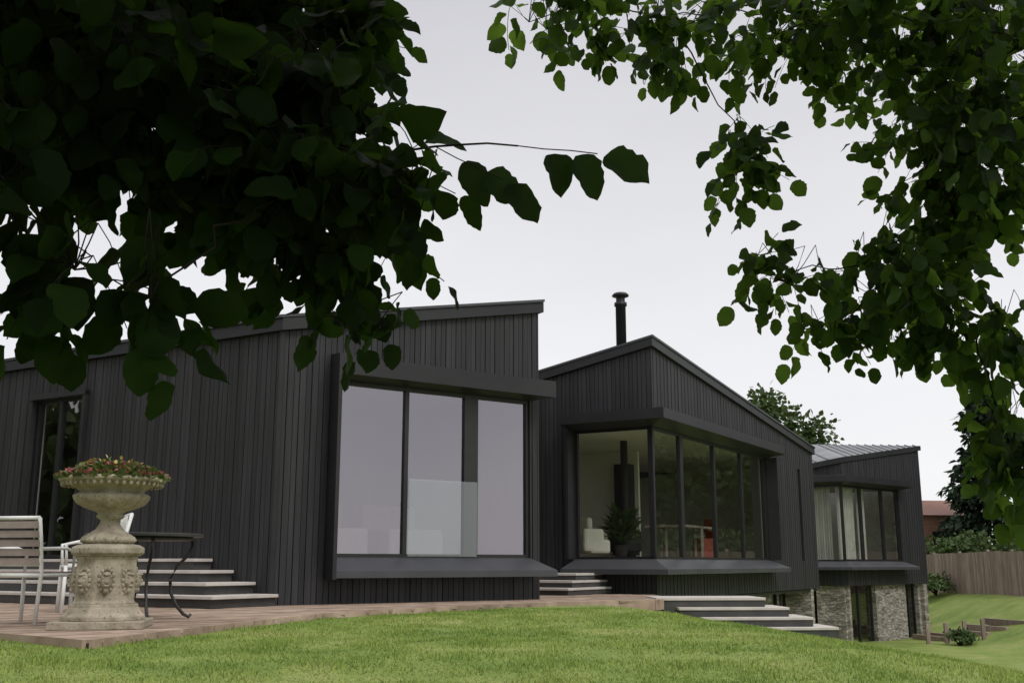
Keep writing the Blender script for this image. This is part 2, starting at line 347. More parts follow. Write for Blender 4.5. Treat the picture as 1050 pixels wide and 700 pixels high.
mb=MB(); a=ov(A,nF1,.10,nL1,.08); b=ov(B,nF1,.10,F1,.07); e=wl.P(13.1,.1,0); br=wr.P(8,.07,0)
slab(mb,[(e[0],e[1],4.20),(a[0],a[1],4.18),(b[0],b[1],5.15),(br[0],br[1],4.9),(-10,30,4.1)],.18); mb.obj('roof',M_metal,house)
mb=MB(); slab(mb,[(e[0],e[1],4.25),(a[0]-.02,a[1]-.03,4.23),(b[0]+.02,b[1]-.03,5.20),(br[0],br[1],4.95),(-10,30,4.16)],.045); mb.obj('roof_capping',M_sill,house)
mb=MB(); slab(mb,[(*wl.P(12.5,-.2,0)[:2],ZF-.01),(*wf.P(.15,-.2,0)[:2],ZF-.01),(*wf.P(4.6,-.2,0)[:2],ZF-.01),(*wr.P(7,-.2,0)[:2],ZF-.01),(-10,28,ZF-.01)],.1); mb.obj('floor_block',M_floorin,house)
mb=MB(); slab(mb,[(*wl.P(12.5,-.2,0)[:2],3.6),(*wf.P(.15,-.2,0)[:2],3.6),(*wf.P(4.6,-.2,0)[:2],3.6),(*wr.P(7,-.2,0)[:2],3.6),(-10,28,3.6)],.05); mb.obj('ceiling_block',M_wallin,house)
mb=MB(); wf.blk(mb,-.8,4.6,-5.6,-5.5,ZF,3.6); mb.obj('partition_block',M_wallin,house)
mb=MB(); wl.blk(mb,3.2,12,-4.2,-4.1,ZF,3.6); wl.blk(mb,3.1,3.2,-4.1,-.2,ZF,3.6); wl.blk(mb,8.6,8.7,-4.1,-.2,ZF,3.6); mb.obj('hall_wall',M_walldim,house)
mb=MB(); wl.blk(mb,7.9,8.55,-1.6,-.6,ZF,ZF+1.9); mb.obj('hall_cupboard',M_floorin,house)
p0=wl.P(13,0,0); p1=(-10,29.8); p2=wr.P(8,0,0)
for nm,(pa,pb) in (('rear_wall_a',(p0,p1)),('rear_wall_b',(p1,p2))):
    d=Vector((pb[0]-pa[0],pb[1]-pa[1])); ln=d.length; d.normalize(); ww=Wall(pa[:2],(d.x,d.y),(-d.y,d.x)); ww.build(nm,0,ln,-.3,lambda s:4.05,[],house)
mb=MB()
for k in range(2):
    wf.blk(mb,1.3+k*1.5,2.4+k*1.5,-2.6,-1.6,ZF,ZF+.5); wf.blk(mb,1.3+k*1.5,2.4+k*1.5,-2.85,-2.6,ZF,ZF+.95)
mb.obj('sofa_inside',M_curtain,house,bevel=.05)
# block 2
R2=(.505,.863); L2=(-.863,.505); nL=(-.505,-.863); nR=(.863,-.505)
C=(2.88,21.6); w2L=Wall(C,L2,nL); w2R=Wall(C,R2,nR)
z2L=lambda s:EYE+4.47-.19*s; z2R=lambda s:EYE+4.47-.093*s
op2L=[(-.2,1.78,ZF-.01,ZC)]; op2R=[(-.2,7.74,ZF-.01,ZC),(10.75,11.0,ZF-.01,3.3)]
w2L.build('gable_left',0,7.6,-.12,z2L,op2L,house); w2R.build('gable_front',0,12.47,-.12,z2R,op2R,house)
w2L.glaze('corner_window_left',.0,1.78,ZF,ZC,[],house,M_glassB,fw=.05)
w2R.glaze('corner_window_front',.0,7.74,ZF,ZC,[(1.65,.16),(3.75,.09),(5.75,.09)],house,M_glassR,fw=.05)
w2R.glaze('slot_window',10.75,11.0,ZF,3.3,[],house,M_glassB,fw=.03)
def rings2(kind,z):
    out=[]
    for i in range(3):
        if i==0: fi=w2L.P(1.80,0,0); fo=w2L.P(1.92,PR,0)
        elif i==1: fi=(C[0],C[1],0); fo=(C[0]+PR*(nL[0]+nR[0]),C[1]+PR*(nL[1]+nR[1]),0)
        else: fi=w2R.P(7.78,0,0); fo=w2R.P(8.1,PR,0)
        fn=lambda k,zz,fi=fi,fo=fo:((fo if k else fi)[0],(fo if k else fi)[1],zz)
        out.append((ring_hood if kind else ring_sill)(fn,z))
    return out
mb=MB(); sweep(mb,rings2(1,ZC)); mb.obj('corner_window_hood',M_metal,house)
mb=MB(); sweep(mb,rings2(0,ZF)); mb.obj('corner_window_sill',M_sill,house)
mb=MB(); w2R.blk(mb,7.76,7.84,0,.30,ZF,ZC); w2L.blk(mb,1.80,1.86,0,.30,ZF,ZC); mb.obj('corner_window_fin',M_metal,house)
E2=w2R.P(12.47,0,0); w2E=Wall(E2[:2],L2,R2); w2E.build('gable_end',0,7,-.12,lambda s:z2R(12.47)-.1*s,[],house)
mb=MB(); oc=(C[0]+.1*(nL[0]+nR[0]),C[1]+.1*(nL[1]+nR[1])); l=w2L.P(7.6,.1,0); r=w2R.P(12.55,.1,0); rb=w2E.P(7,.07,0)
slab(mb,[(l[0],l[1],z2L(7.6)+.16),(oc[0],oc[1],z2R(0)+.16),(r[0],r[1],z2R(12.5)+.16),(rb[0],rb[1],z2R(12.47)-.6)],.18); mb.obj('gable_roof',M_metal,house)
mb=MB(); slab(mb,[(l[0],l[1]-.02,z2L(7.6)+.21),(oc[0]+.01,oc[1]-.03,z2R(0)+.21),(r[0]+.02,r[1]-.02,z2R(12.5)+.21),(rb[0],rb[1],z2R(12.47)-.55)],.045); mb.obj('gable_roof_capping',M_sill,house)
def P2(l,r,z): return (C[0]+L2[0]*l+R2[0]*r,C[1]+L2[1]*l+R2[1]*r,z)
mb=MB(); slab(mb,[P2(7,.2,ZF-.01),P2(.2,.2,ZF-.01),P2(.2,12.2,ZF-.01),P2(7,12.2,ZF-.01)],.1); mb.obj('living_floor',M_floorin,house)
mb=MB(); slab(mb,[P2(7,.2,3.5),P2(.2,.2,3.5),P2(.2,12.2,3.5),P2(7,12.2,3.5)],.05); mb.obj('living_ceiling',M_wallin,house)
def blk2(mb,l0,l1,r0,r1,z0,z1): mb.hexa([P2(l0,r0,z0),P2(l1,r0,z0),P2(l1,r1,z0),P2(l0,r1,z0),P2(l0,r0,z1),P2(l1,r0,z1),P2(l1,r1,z1),P2(l0,r1,z1)])
mb=MB(); blk2(mb,6.8,6.9,.2,12.2,ZF,3.45); blk2(mb,2.6,6.8,5.2,5.3,ZF,3.45); blk2(mb,.2,6.8,12.0,12.1,ZF,3.45); mb.obj('living_partition',M_wallin,house)
mb=MB(); blk2(mb,2.7,3.1,4.8,5.19,ZF,3.1); blk2(mb,4.6,5.6,5.12,5.19,ZF+1.1,ZF+1.9); mb.obj('bookcase_inside',M_frame,house)
st=P2(1.95,2.9,0)
mb=MB(); mb.box((st[0],st[1],ZF+.16),.5,.42,.10,.3); mb.lathe((st[0],st[1],ZF),[(.26,0),(.28,.03),(.28,.06),(.12,.08),(.12,.14),(.34,.18),(.37,.22),(.37,.62),(.35,.66),(.10,.70),(.085,.74),(.085,2.8)],24); mb.obj('wood_stove',M_iron,house,True)
ac=P2(1.9,1.6,0); mb=MB(); mb.box((ac[0]-.2,ac[1],ZF+.28),.5,.6,.3,.4); mb.box((ac[0]-.42,ac[1]+.1,ZF+.52),.14,.6,.8,.4); mb.box((ac[0]-.25,ac[1]-.28,ZF+.42),.5,.12,.5,.4); mb.box((ac[0]-.1,ac[1]+.33,ZF+.42),.5,.12,.5,.4); mb.obj('armchair_inside',M_curtain,house,bevel=.06)
mb=MB(); p=P2(.9,3.6,0); mb.box((p[0],p[1],ZF+.75),1.0,1.9,.05,-.5)
for dx,dy in((-.4,-.7),(.4,-.8),(-.3,.8),(.5,.7)): mb.box((p[0]+dx,p[1]+dy,ZF+.36),.06,.06,.74)
mb.obj('dining_table_inside',M_slat,house)
mb=MB(); p=P2(1.3,6.4,0); mb.box((p[0],p[1],ZF+.3),.45,.45,.5,.5); mb.box((p[0]+.2,p[1]+.2,ZF+.6),.1,.45,.9,.5); mb.obj('red_chair_inside',M_red,house,bevel=.04)
fl=P2(1.95,2.9,0); mb=MB(); mb.lathe((fl[0],fl[1],0),[(.125,4.3),(.125,6.75),(.155,6.76),(.155,6.84),(.11,6.86),(.11,6.98),(.20,7.0),(.21,7.03),(.16,7.08),(.02,7.10)],24); mb.lathe((fl[0],fl[1],0),[(.2,4.3),(.2,5.0),(.13,5.1)],24); mb.obj('chimney_flue',M_metal,house,True)
# block 3
D=(11.8,38.0); F3=(.722,.692); nF3=(.692,-.722)
w3L=Wall(D,L2,nL); w3F=Wall(D,F3,nF3)
z3F=lambda s:EYE+3.58+.142*s; z3L=lambda s:EYE+3.58-.16*s
w3L.build('end_block_left',0,6,-.16,z3L,[(-.2,1.7,ZF-.01,ZC)],house); w3F.build('end_block_front',0,6.2,-.16,z3F,[(-.2,4.2,ZF-.01,ZC)],house)
w3L.glaze('end_window_left',0,1.7,ZF,ZC,[],house,M_glassC); w3F.glaze('end_window_front',0,4.2,ZF,ZC,[(1.35,.14),(2.95,.14)],house,M_glassC,fw=.07)
E3=w3F.P(6.2,0,0); w3R=Wall(E3[:2],(-.692,.722),F3); w3R.build('end_block_right',0,7,-.16,lambda s:z3F(6.2),[],house)
def rings3(kind,z):
    out=[]
    for i in range(3):
        if i==0: fi=w3L.P(1.72,0,0); fo=w3L.P(1.85,.5,0)
        elif i==1: fi=(D[0],D[1],0); fo=(D[0]+.5*nL[0]*.62+.5*nF3[0]*.62,D[1]+.5*nL[1]*.62+.5*nF3[1]*.62,0)
        else: fi=w3F.P(4.23,0,0); fo=w3F.P(4.6,.5,0)
        fn=lambda k,zz,fi=fi,fo=fo:((fo if k else fi)[0],(fo if k else fi)[1],zz)
        out.append((ring_hood if kind else ring_sill)(fn,z))
    return out
mb=MB(); sweep(mb,rings3(1,ZC)); mb.obj('end_window_hood',M_metal,house)
mb=MB(); sweep(mb,rings3(0,ZF)); mb.obj('end_window_sill',M_sill,house)
Hr=(12.1,42.8,EYE+4.75); Ll=w3L.P(6,.1,z3L(6)+.16); Dd=(D[0]-.02,D[1]-.12,z3F(0)+.16); Ee=w3F.P(6.3,.1,z3F(6.2)+.18); Bk=w3R.P(7,.1,EYE+4.6)
mb=MB(); slab(mb,[Ll,Dd,Hr],.18); slab(mb,[Dd,Ee,Hr],.18); slab(mb,[Ee,Bk,Hr],.18); mb.obj('end_roof_slab',M_metal,house)
mb=MB()
def up(p,d): return (p[0],p[1],p[2]+d)
mb.add([up(Ll,.01),up(Dd,.01),up(Hr,.01)],[(0,1,2)]); mb.add([up(Dd,.01),up(Ee,.01),up(Hr,.01)],[(0,1,2)])
for k in range(1,14):
    t=k/14; p=Vector(Dd).lerp(Vector(Ee),t); q=Vector(Hr).lerp(Vector(Ee),t); mb.tube([p+Vector((0,0,.03)),q+Vector((0,0,.03))],.025,4)
    q=Vector(Dd).lerp(Vector(Ll),t); r=Vector(Hr).lerp(Vector(Ll),t); mb.tube([q+Vector((0,0,.03)),r+Vector((0,0,.03))],.025,4)
mb.obj('end_roof_zinc',M_zinc,house)
def P3(f,l,z): return (D[0]+F3[0]*f+L2[0]*l,D[1]+F3[1]*f+L2[1]*l,z)
mb=MB(); slab(mb,[P3(.2,.2,ZF-.01),P3(6,.2,ZF-.01),P3(6,5.8,ZF-.01),P3(.2,5.8,ZF-.01)],.1); slab(mb,[P3(.2,.2,-.05),P3(6,.2,-.05),P3(6,5.8,-.05),P3(.2,5.8,-.05)],.1); mb.obj('end_floor',M_floorin,house)
mb=MB(); slab(mb,[P3(.2,.2,3.5),P3(6,.2,3.5),P3(6,5.8,3.5),P3(.2,5.8,3.5)],.05); w3F.blk(mb,0,6,-5,-4.9,ZF,3.5); mb.obj('end_ceiling',M_wallin,house)
def curtain(w,a,b,o,tag):
    n=60; vs=[]; fs=[]
    for i in range(n+1):
        s=a+(b-a)*i/n; oo=o+.05*math.sin(i*1.3)+.02*math.sin(i*.47)
        vs+= [w.P(s,oo,ZF+.02),w.P(s+.01*math.sin(i),oo,3.33)]
    for i in range(n): fs.append((2*i,2*i+2,2*i+3,2*i+1))
    mb=MB(); mb.add(vs,fs); mb.obj(tag,M_curtain,house,True)
curtain(w3L,.5,1.6,-.3,'curtain_left'); curtain(w3F,.1,1.2,-.3,'curtain_mid'); curtain(w3F,1.5,2.0,-.3,'curtain_right')
def lower(w,tag,a,b,zg,ops,rec):
    ww=Wall(w.P(0,-rec,0)[:2],w.d,w.n); mb=MB(); ww.cutstrip(mb,a,b,-.3,0,zg,lambda s:-.125,ops); mb.obj(tag+'_stone_wall',M_rubble,house)
    for i,o in enumerate(ops): ww.glaze(tag+'_opening_%d'%i,o[0],o[1],max(o[2],-2.2),o[3],[((o[0]+o[1])/2,.08)],house,M_glassB,o=-.2)
lower(w3F,'lower_end',0,6.1,-2.9,[(.30,2.25,-2.2,-.126),(4.6,5.6,-2.2,-.126)],.15); lower(w3L,'lower_end_side',.02,6,-2.9,[(1.15,4.6,-2.2,-.126)],.15); lower(w3R,'lower_end_right',0,7,-2.9,[],.1)
lower(w2R,'lower_gable',3.0,12.3,-2.9,[(3.5,5.9,-2.3,-.126),(6.5,9.0,-2.3,-.126),(9.7,11.6,-2.3,-.126)],.6); lower(w2L,'lower_gable_left',.2,7,-1.9,[],.4)
lower(w2E,'lower_gable_end',0,6,-2.9,[(.9,4.5,-2.3,-.126)],.6)
mb=MB(); slab(mb,[P2(7,.03,-.14),P2(.03,.03,-.14),P2(.03,12.4,-.14),P2(7,12.4,-.14)],.06); mb.obj('soffit',M_metal,house)
mb=MB(); blk2(mb,3.3,3.4,0.5,11.6,-2.5,-.25); w3F.blk(mb,.3,5.8,-3,-2.9,-2.6,-.2); mb.obj('lower_partition',M_back,house)

# ---------------------------------------------------------------- steps
def steps_obj(name,slabs):
    e=empty(name); tr=MB(); ri=MB()
    for (P,z,base) in slabs:
        tr.hexa([(p[0],p[1],z-.045) for p in P]+[(p[0],p[1],z) for p in P])
        cx=sum(p[0] for p in P)/4; cy=sum(p[1] for p in P)/4
        Q=[(cx+(p[0]-cx)*.985,cy+(p[1]-cy)*.965) for p in P]
        ri.hexa([(p[0],p[1],base) for p in Q]+[(p[0],p[1],z-.047) for p in Q])
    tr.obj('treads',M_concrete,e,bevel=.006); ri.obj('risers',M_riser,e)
sl=[]
for k in range(4):
    o=.40+.30*(3-k); s0=-.18+.45*k; s1=6.6-.1*k
    P=[wl.P(s1,o,0),wl.P(s0,o,0),wl.P(s0,.05,0),wl.P(s1,.05,0)]
    sl.append(([p[:2] for p in P],.165*(k+1)-.0,.005 if k==0 else .165*k+.003))
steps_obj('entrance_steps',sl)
sl=[]
for k in range(3):
    o=.35+.36*(2-k); s0=.95+.10*k; s1=2.9
    P=[w2L.P(s1,o+.9,0),w2L.P(s0,o+.9,0),w2L.P(s0,.05,0),w2L.P(s1,.05,0)]
    sl.append(([p[:2] for p in P],.135*(k+1),.005 if k==0 else .135*k+.003))
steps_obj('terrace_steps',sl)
sl=[]
for k in range(4):
    x0=2.45+.36*k; y0=18.55-.16*k; z=.02-.155*k
    sl.append(([(x0,y0-.15),(x0+1.9,y0+.03),(x0+1.85,y0+1.1),(x0-.05,y0+.95)],z,z-.8))
steps_obj('garden_steps',sl)

# ---------------------------------------------------------------- urn
urn=empty('stone_garden_urn')
ux,uy=-3.84,10.2
mb=MB(); mb.box((ux,uy,.035),.82,.82,.07,.2); mb.lathe((ux,uy,0),[(.40,.07),(.40,.11),(.36,.14),(.33,.19),(.325,.22)],8,rz=-math.pi/2)
mb.lathe((ux,uy,0),[(.305,.22),(.285,.25),(.285,.62),(.30,.65)],8,rz=-math.pi/2); mb.lathe((ux,uy,0),[(.31,.65),(.35,.68),(.35,.73),(.30,.755),(.22,.77)],8,rz=-math.pi/2)
mb.obj('pedestal',M_stone,urn,bevel=.008)
mb=MB()
mb.lathe((ux,uy,0),[(.22,.765),(.25,.79),(.24,.83),(.19,.86),(.13,.90),(.095,.95),(.085,.99),(.12,1.01),(.13,1.03),(.11,1.05),(.14,1.07),(.22,1.10),(.29,1.14),(.325,1.19),(.33,1.22),(.30,1.245),(.29,1.26),(.33,1.29),(.42,1.33),(.48,1.35),(.49,1.37),(.48,1.39),(.43,1.385),(.38,1.35),(.30,1.33)],72,lobes=22,la=.07,lz=(1.08,1.225))
o=mb.obj('bowl',M_stone,urn,True)
mb=MB()
for k in range(44):
    t=2*math.pi*k/44; mb.ball((ux+.45*math.cos(t),uy+.45*math.sin(t),1.325),(.022,.022,.028),6,5)
for k in range(30):
    t=2*math.pi*k/30; mb.ball((ux+.235*math.cos(t),uy+.235*math.sin(t),.80),(.022,.022,.022),6,5)
mb.obj('bead_moulding',M_stone,urn,True)
mb=MB()
for k in range(8):
    t=-math.pi/2+math.pi/8+k*math.pi/4; n=Vector((math.cos(t),math.sin(t),0)); sd=Vector((-n.y,n.x,0)); c=Vector((ux,uy,.43))+n*.258
    def lb(a,zz,out,r):
        p=c+sd*a+n*out+Vector((0,0,zz)); mb.ball(tuple(p),r,8,6)
    lb(0,0,.01,(.06,.06,.085)); lb(0,-.005,.06,.022); lb(-.03,.03,.045,.015); lb(.03,.03,.045,.015); lb(0,-.045,.05,(.028,.028,.014)); lb(0,.055,.04,(.04,.04,.015)); lb(0,-.085,.03,(.025,.025,.03))
    for j in range(14):
        q=2*math.pi*j/14; lb(.062*math.cos(q),.005+.105*math.sin(q),.008,(.018,.018,.024))
mb.obj('lion_masks',M_stone,urn,True)

# ---------------------------------------------------------------- leaves
LT=np.array([0,.05,.12,.21,.30,.40,.50,.60,.70,.79,.87,.94,1.0]); LW=np.array([0,.20,.36,.445,.485,.50,.50,.485,.44,.36,.25,.12,0])
def leafbatch(name,pos,ax,nr,ln,mat,parent,low=False,wide=.84):
    n=len(pos); ax=ax/np.linalg.norm(ax,axis=1,keepdims=True); sd=np.cross(nr,ax); sd/=np.linalg.norm(sd,axis=1,keepdims=True)+1e-9; nr=np.cross(ax,sd)
    t,w=(LT,LW) if not low else (np.array([0,.35,.7,1.0]),np.array([0,.48,.36,0]))
    m=len(t); k=m-2; ln=ln[:,None]; jit=.045 if not low else .02
    ww_leaf=rng.uniform(.82,1.1,(n,1))*wide
    curl=rng.uniform(-.05,.42,(n,1)); fold=rng.uniform(.0,.5,(n,1)); ph=rng.uniform(0,6.28,(n,1)); skew=rng.uniform(-.12,.12,(n,1))
    mid=pos[:,None,:]+ax[:,None,:]*(t[None,:]*ln)[:,:,None]-nr[:,None,:]*(curl*ln*t[None,:]**2)[:,:,None]+sd[:,None,:]*(skew*ln*(t[None,:]**2))[:,:,None]
    out=[mid]
    ser=np.where(np.arange(k)%2==0,1.0,.93)[None,:] if not low else 1.0
    for s in(-1,1):
        ww=w[None,1:-1]*ln*ww_leaf*rng.uniform(1-jit,1+jit,(n,k))*ser
        tt=t[None,1:-1]+rng.uniform(-.012,.012,(n,k))
        wave=.04*np.sin(ph+s+tt*11)*ln*(0 if low else 1)
        e=pos[:,None,:]+ax[:,None,:]*(tt*ln)[:,:,None]+sd[:,None,:]*(s*ww+skew*ln*tt**2)[:,:,None]+nr[:,None,:]*(fold*ww-curl*ln*tt**2+wave)[:,:,None]
        out.append(e)
    V=np.concatenate(out,1); nv=m+2*k; T=[]
    for side,off in((0,m),(1,m+k)):
        a=[(0,1,off)]
        for i in range(k-1): a+=[(i+1,i+2,off+i+1),(i+1,off+i+1,off+i)]
        a+=[(m-2,m-1,off+k-1)]
        T+= a if side else [(x,z,y) for x,y,z in a]
    T=np.array(T); TT=(T[None]+np.arange(n)[:,None,None]*nv).reshape(-1,3)
    return fastmesh(name,V.reshape(-1,3),TT,mat,parent)
def unit(v): v=np.array(v,float); return v/np.linalg.norm(v)
def build_tree(name,trunk,hub,clusters,mat,size):
    e=empty(name); wood=MB()
    wood.tube(trunk,[.17,.15,.12,.10,.08][:len(trunk)],12)
    P=[];A=[];Nn=[];Ls=[]; P2_=[];A2=[];N2=[];L2_=[]; big=[]
    for (c,r,n,drop,sz) in clusters:
        far=sz>.11; sprig=(n<=2)
        c=np.array(c); r=np.array(r); src=[np.array(q) for q in hub]+(big if n<100 else [])
        h=min(src,key=lambda q:np.linalg.norm(q-c)); main=any(np.allclose(h,q) for q in hub)
        d=c-h; pts=[]; lift=(.30 if main else .10) if not far else .1
        for i in range(9):
            t=i/8; p=h+d*t+np.array([0,0,lift*math.sin(t*math.pi)*np.linalg.norm(d)*.7])+rng.normal(0,.006 if sprig else .02,3)*np.linalg.norm(d)*(0<i<8); pts.append(p)
        r0=.012 if main else .0018
        wood.tube([tuple(p) for p in pts],[r0*(1-t/9)+.0014 for t in range(9)],7)
        if n>=18 and not far: big.append(c)
        anchors=[pts[6],pts[7],pts[8]] if n>=18 else [pts[8],pts[7]]
        nb=max(2,n//9) if n>=18 else 1; subs=[]
        if sprig: subs=[pts[5],pts[8]]
        else:
            for b in range(nb):
                u=rng.normal(0,1,3); u/=np.linalg.norm(u); q=c+u*r*.62*rng.random()**.4; a=anchors[rng.integers(0,len(anchors))]
                mid=(a+q)/2+np.array([0,0,.02])+rng.normal(0,.01,3); wood.tube([tuple(a),tuple(mid),tuple(q)],[.0022,.002,.0016],5); subs.append(q)
        for k in range(n):
            u=rng.normal(0,1,3); u/=np.linalg.norm(u); q=c+u*r*rng.random()**.45
            s=subs[k] if sprig else min(subs,key=lambda z:np.linalg.norm(z-q)+rng.random()*.05)
            dr=q-s; dl=np.linalg.norm(dr)+1e-6; dr=dr/dl
            m=int(rng.integers(4,8)) if not sprig else 3; dr=unit(dr*.6+rng.normal(0,.45,3)+np.array([0,0,-drop])) if not sprig else unit([.95,.1,-.08 if k else -.5]); L=.036*m*sz/.085*(1.25 if sprig else 1)
            st=q-dr*L*.5 if not sprig else s
            if dl>.02 and not sprig: wood.tube([tuple(s),tuple((s+st)/2+rng.normal(0,.006,3)),tuple(st)],[.0015,.0013,.0012],4,False)
            prev=st; pts2=[st]
            for j in range(m):
                prev=prev+dr*L/m; dr=unit(dr+np.array([0,0,-.07])+rng.normal(0,.07,3)); pts2.append(prev)
                side=np.cross(dr,[0,0,1]); side=side/(np.linalg.norm(side)+1e-6)*(1 if j%2 else -1)
                a=unit(dr*.55+side*rng.uniform(.5,1)+np.array([0,0,-rng.uniform(.1,.9)])+rng.normal(0,.2,3))
                if sprig: a=unit([rng.uniform(.3,.8),rng.uniform(-.2,.2),-rng.uniform(.4,.9)])
                if j==m-1: a=unit(dr+np.array([0,0,-.4]))
                l=sz*(rng.uniform(.55,1.12) if not sprig else rng.uniform(.85,1.1)); nn=np.array([0,0,.55])+rng.normal(0,.55,3)
                if sprig: nn=np.array([rng.uniform(-.3,.3),-.8,.6])
                if far: P2_.append(prev); A2.append(a); N2.append(nn); L2_.append(l)
                else: P.append(prev+a*.012); A.append(a); Nn.append(nn); Ls.append(l)
            wood.tube([tuple(p) for p in pts2],.0011,4,False)
    wood.obj('branches',M_bark,e,True)
    leafbatch('leaves',np.array(P),np.array(A),np.array(Nn),np.array(Ls),mat,e)
    leafbatch('shade_canopy_leaves',np.array(P2_),np.array(A2),np.array(N2),np.array(L2_),mat,e,low=True)  # unseen overhead foliage, added to block light from above
    return e
CL=[
 ((-1.07,2.2,1.87),(.52,.8,.35),360,.3,.085),
 ((-.66,2.4,1.97),(.22,.5,.26),115,.3,.08),
 ((-1.02,1.7,1.27),(.25,.4,.17),78,.4,.085),
 ((-.66,2.0,1.47),(.24,.4,.16),80,.4,.085),
 ((-.38,2.35,1.84),(.10,.3,.14),30,.4,.08),
 ((-.40,2.1,1.58),(.13,.3,.13),32,.4,.08),
 ((-.40,2.0,1.31),(.18,.3,.11),42,.4,.08),
 ((-.33,2.05,1.17),(.15,.25,.06),13,.5,.075),
 ((-.72,1.65,1.05),(.17,.2,.05),11,.6,.085),
 ((-.56,1.6,.99),(.05,.12,.03),3,.7,.09),
 ((-.20,1.85,1.27),(.07,.12,.08),7,.5,.08),
 ((.01,1.72,1.29),(.03,.03,.012),2,.1,.088),
 ((-.29,2.1,1.09),(.05,.1,.03),3,.8,.07),
 ((-1.7,.0,3.0),(2.1,2.1,.8),1000,.2,.16),  # added cluster above the frame, shades the leaves in view
]
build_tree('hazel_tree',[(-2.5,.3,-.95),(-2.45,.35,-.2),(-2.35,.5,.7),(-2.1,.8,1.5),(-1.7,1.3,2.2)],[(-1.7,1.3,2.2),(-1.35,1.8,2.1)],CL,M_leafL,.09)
CR=[
 ((1.66,3.5,2.48),(.60,.7,.36),225,.3,.08),
 ((1.60,3.5,1.95),(.34,.5,.32),115,.5,.08),
 ((1.06,3.5,2.54),(.34,.5,.22),80,.4,.075),
 ((.60,3.5,2.48),(.20,.3,.15),32,.5,.075),
 ((1.34,3.5,1.56),(.26,.4,.18),50,.5,.075),
 ((1.56,3.5,1.36),(.20,.3,.14),34,.6,.08),
 ((.90,3.4,1.52),(.13,.2,.13),14,.6,.075),
 ((.82,3.5,1.96),(.09,.2,.22),18,.7,.075),
 ((.20,3.4,2.50),(.30,.3,.10),26,.5,.075),
 ((1.61,3.4,.98),(.07,.2,.28),24,.9,.08),
 ((1.10,3.5,1.36),(.14,.2,.07),11,.6,.075),
 ((1.0,.8,3.6),(2.2,2.0,.7),750,.2,.16),  # added overhead cluster, out of view, blocks sky light
]
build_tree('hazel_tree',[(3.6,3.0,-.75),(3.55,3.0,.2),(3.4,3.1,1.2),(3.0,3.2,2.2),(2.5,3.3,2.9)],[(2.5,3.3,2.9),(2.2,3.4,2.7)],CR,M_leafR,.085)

def dome(n,c,r,h,mat,nm,sz,parent,up=.6):
    th=rng.uniform(0,6.28,n); rr=np.sqrt(rng.random(n))*r; P=np.stack([c[0]+rr*np.cos(th),c[1]+rr*np.sin(th),c[2]+h*(1-(rr/r)**2)*rng.uniform(.4,1.15,n)],1)
    A=np.stack([np.cos(th),np.sin(th),np.full(n,up)],1)+rng.normal(0,.5,(n,3)); Nn=rng.normal(0,.4,(n,3))+np.array([0,0,1])
    leafbatch(nm,P,A,Nn,rng.uniform(.6,1.4,n)*sz,mat,parent,low=True)
dome(1900,(ux,uy,1.365),.49,.15,leafmat('urn_green',(.06,.10,.03),(.22,.26,.09),(.12,.18,.05),.2),'planting',.055,urn,1.1)
dome(420,(ux,uy,1.39),.50,.14,leafmat('urn_red',(.26,.04,.06),(.45,.13,.17),(.3,.08,.08),.2),'flowers_red',.042,urn,1.0)
dome(240,(ux,uy,1.40),.46,.16,leafmat('urn_yellow',(.5,.35,.08),(.6,.5,.2),(.4,.3,.05),.2),'flowers_yellow',.034,urn,1.0)
P=P2(1.75,2.2,ZF+.9); hp=MB(); hp.lathe((P[0],P[1],ZF),[(.12,0),(.16,.3),(.17,.32)],16); e=hp.obj('plant_pot_inside',M_riser,house,True)
n=140; th=rng.uniform(0,6.28,n); leafbatch('plant_leaves_inside',np.stack([P[0]+.05*np.cos(th),P[1]+.05*np.sin(th),np.full(n,ZF+.35)+rng.uniform(0,.5,n)],1),np.stack([np.cos(th),np.sin(th),rng.uniform(.2,2,n)],1),rng.normal(0,.5,(n,3))+np.array([0,0,1]),rng.uniform(.3,.6,n),M_bgleaf,house,low=True,wide=.3)

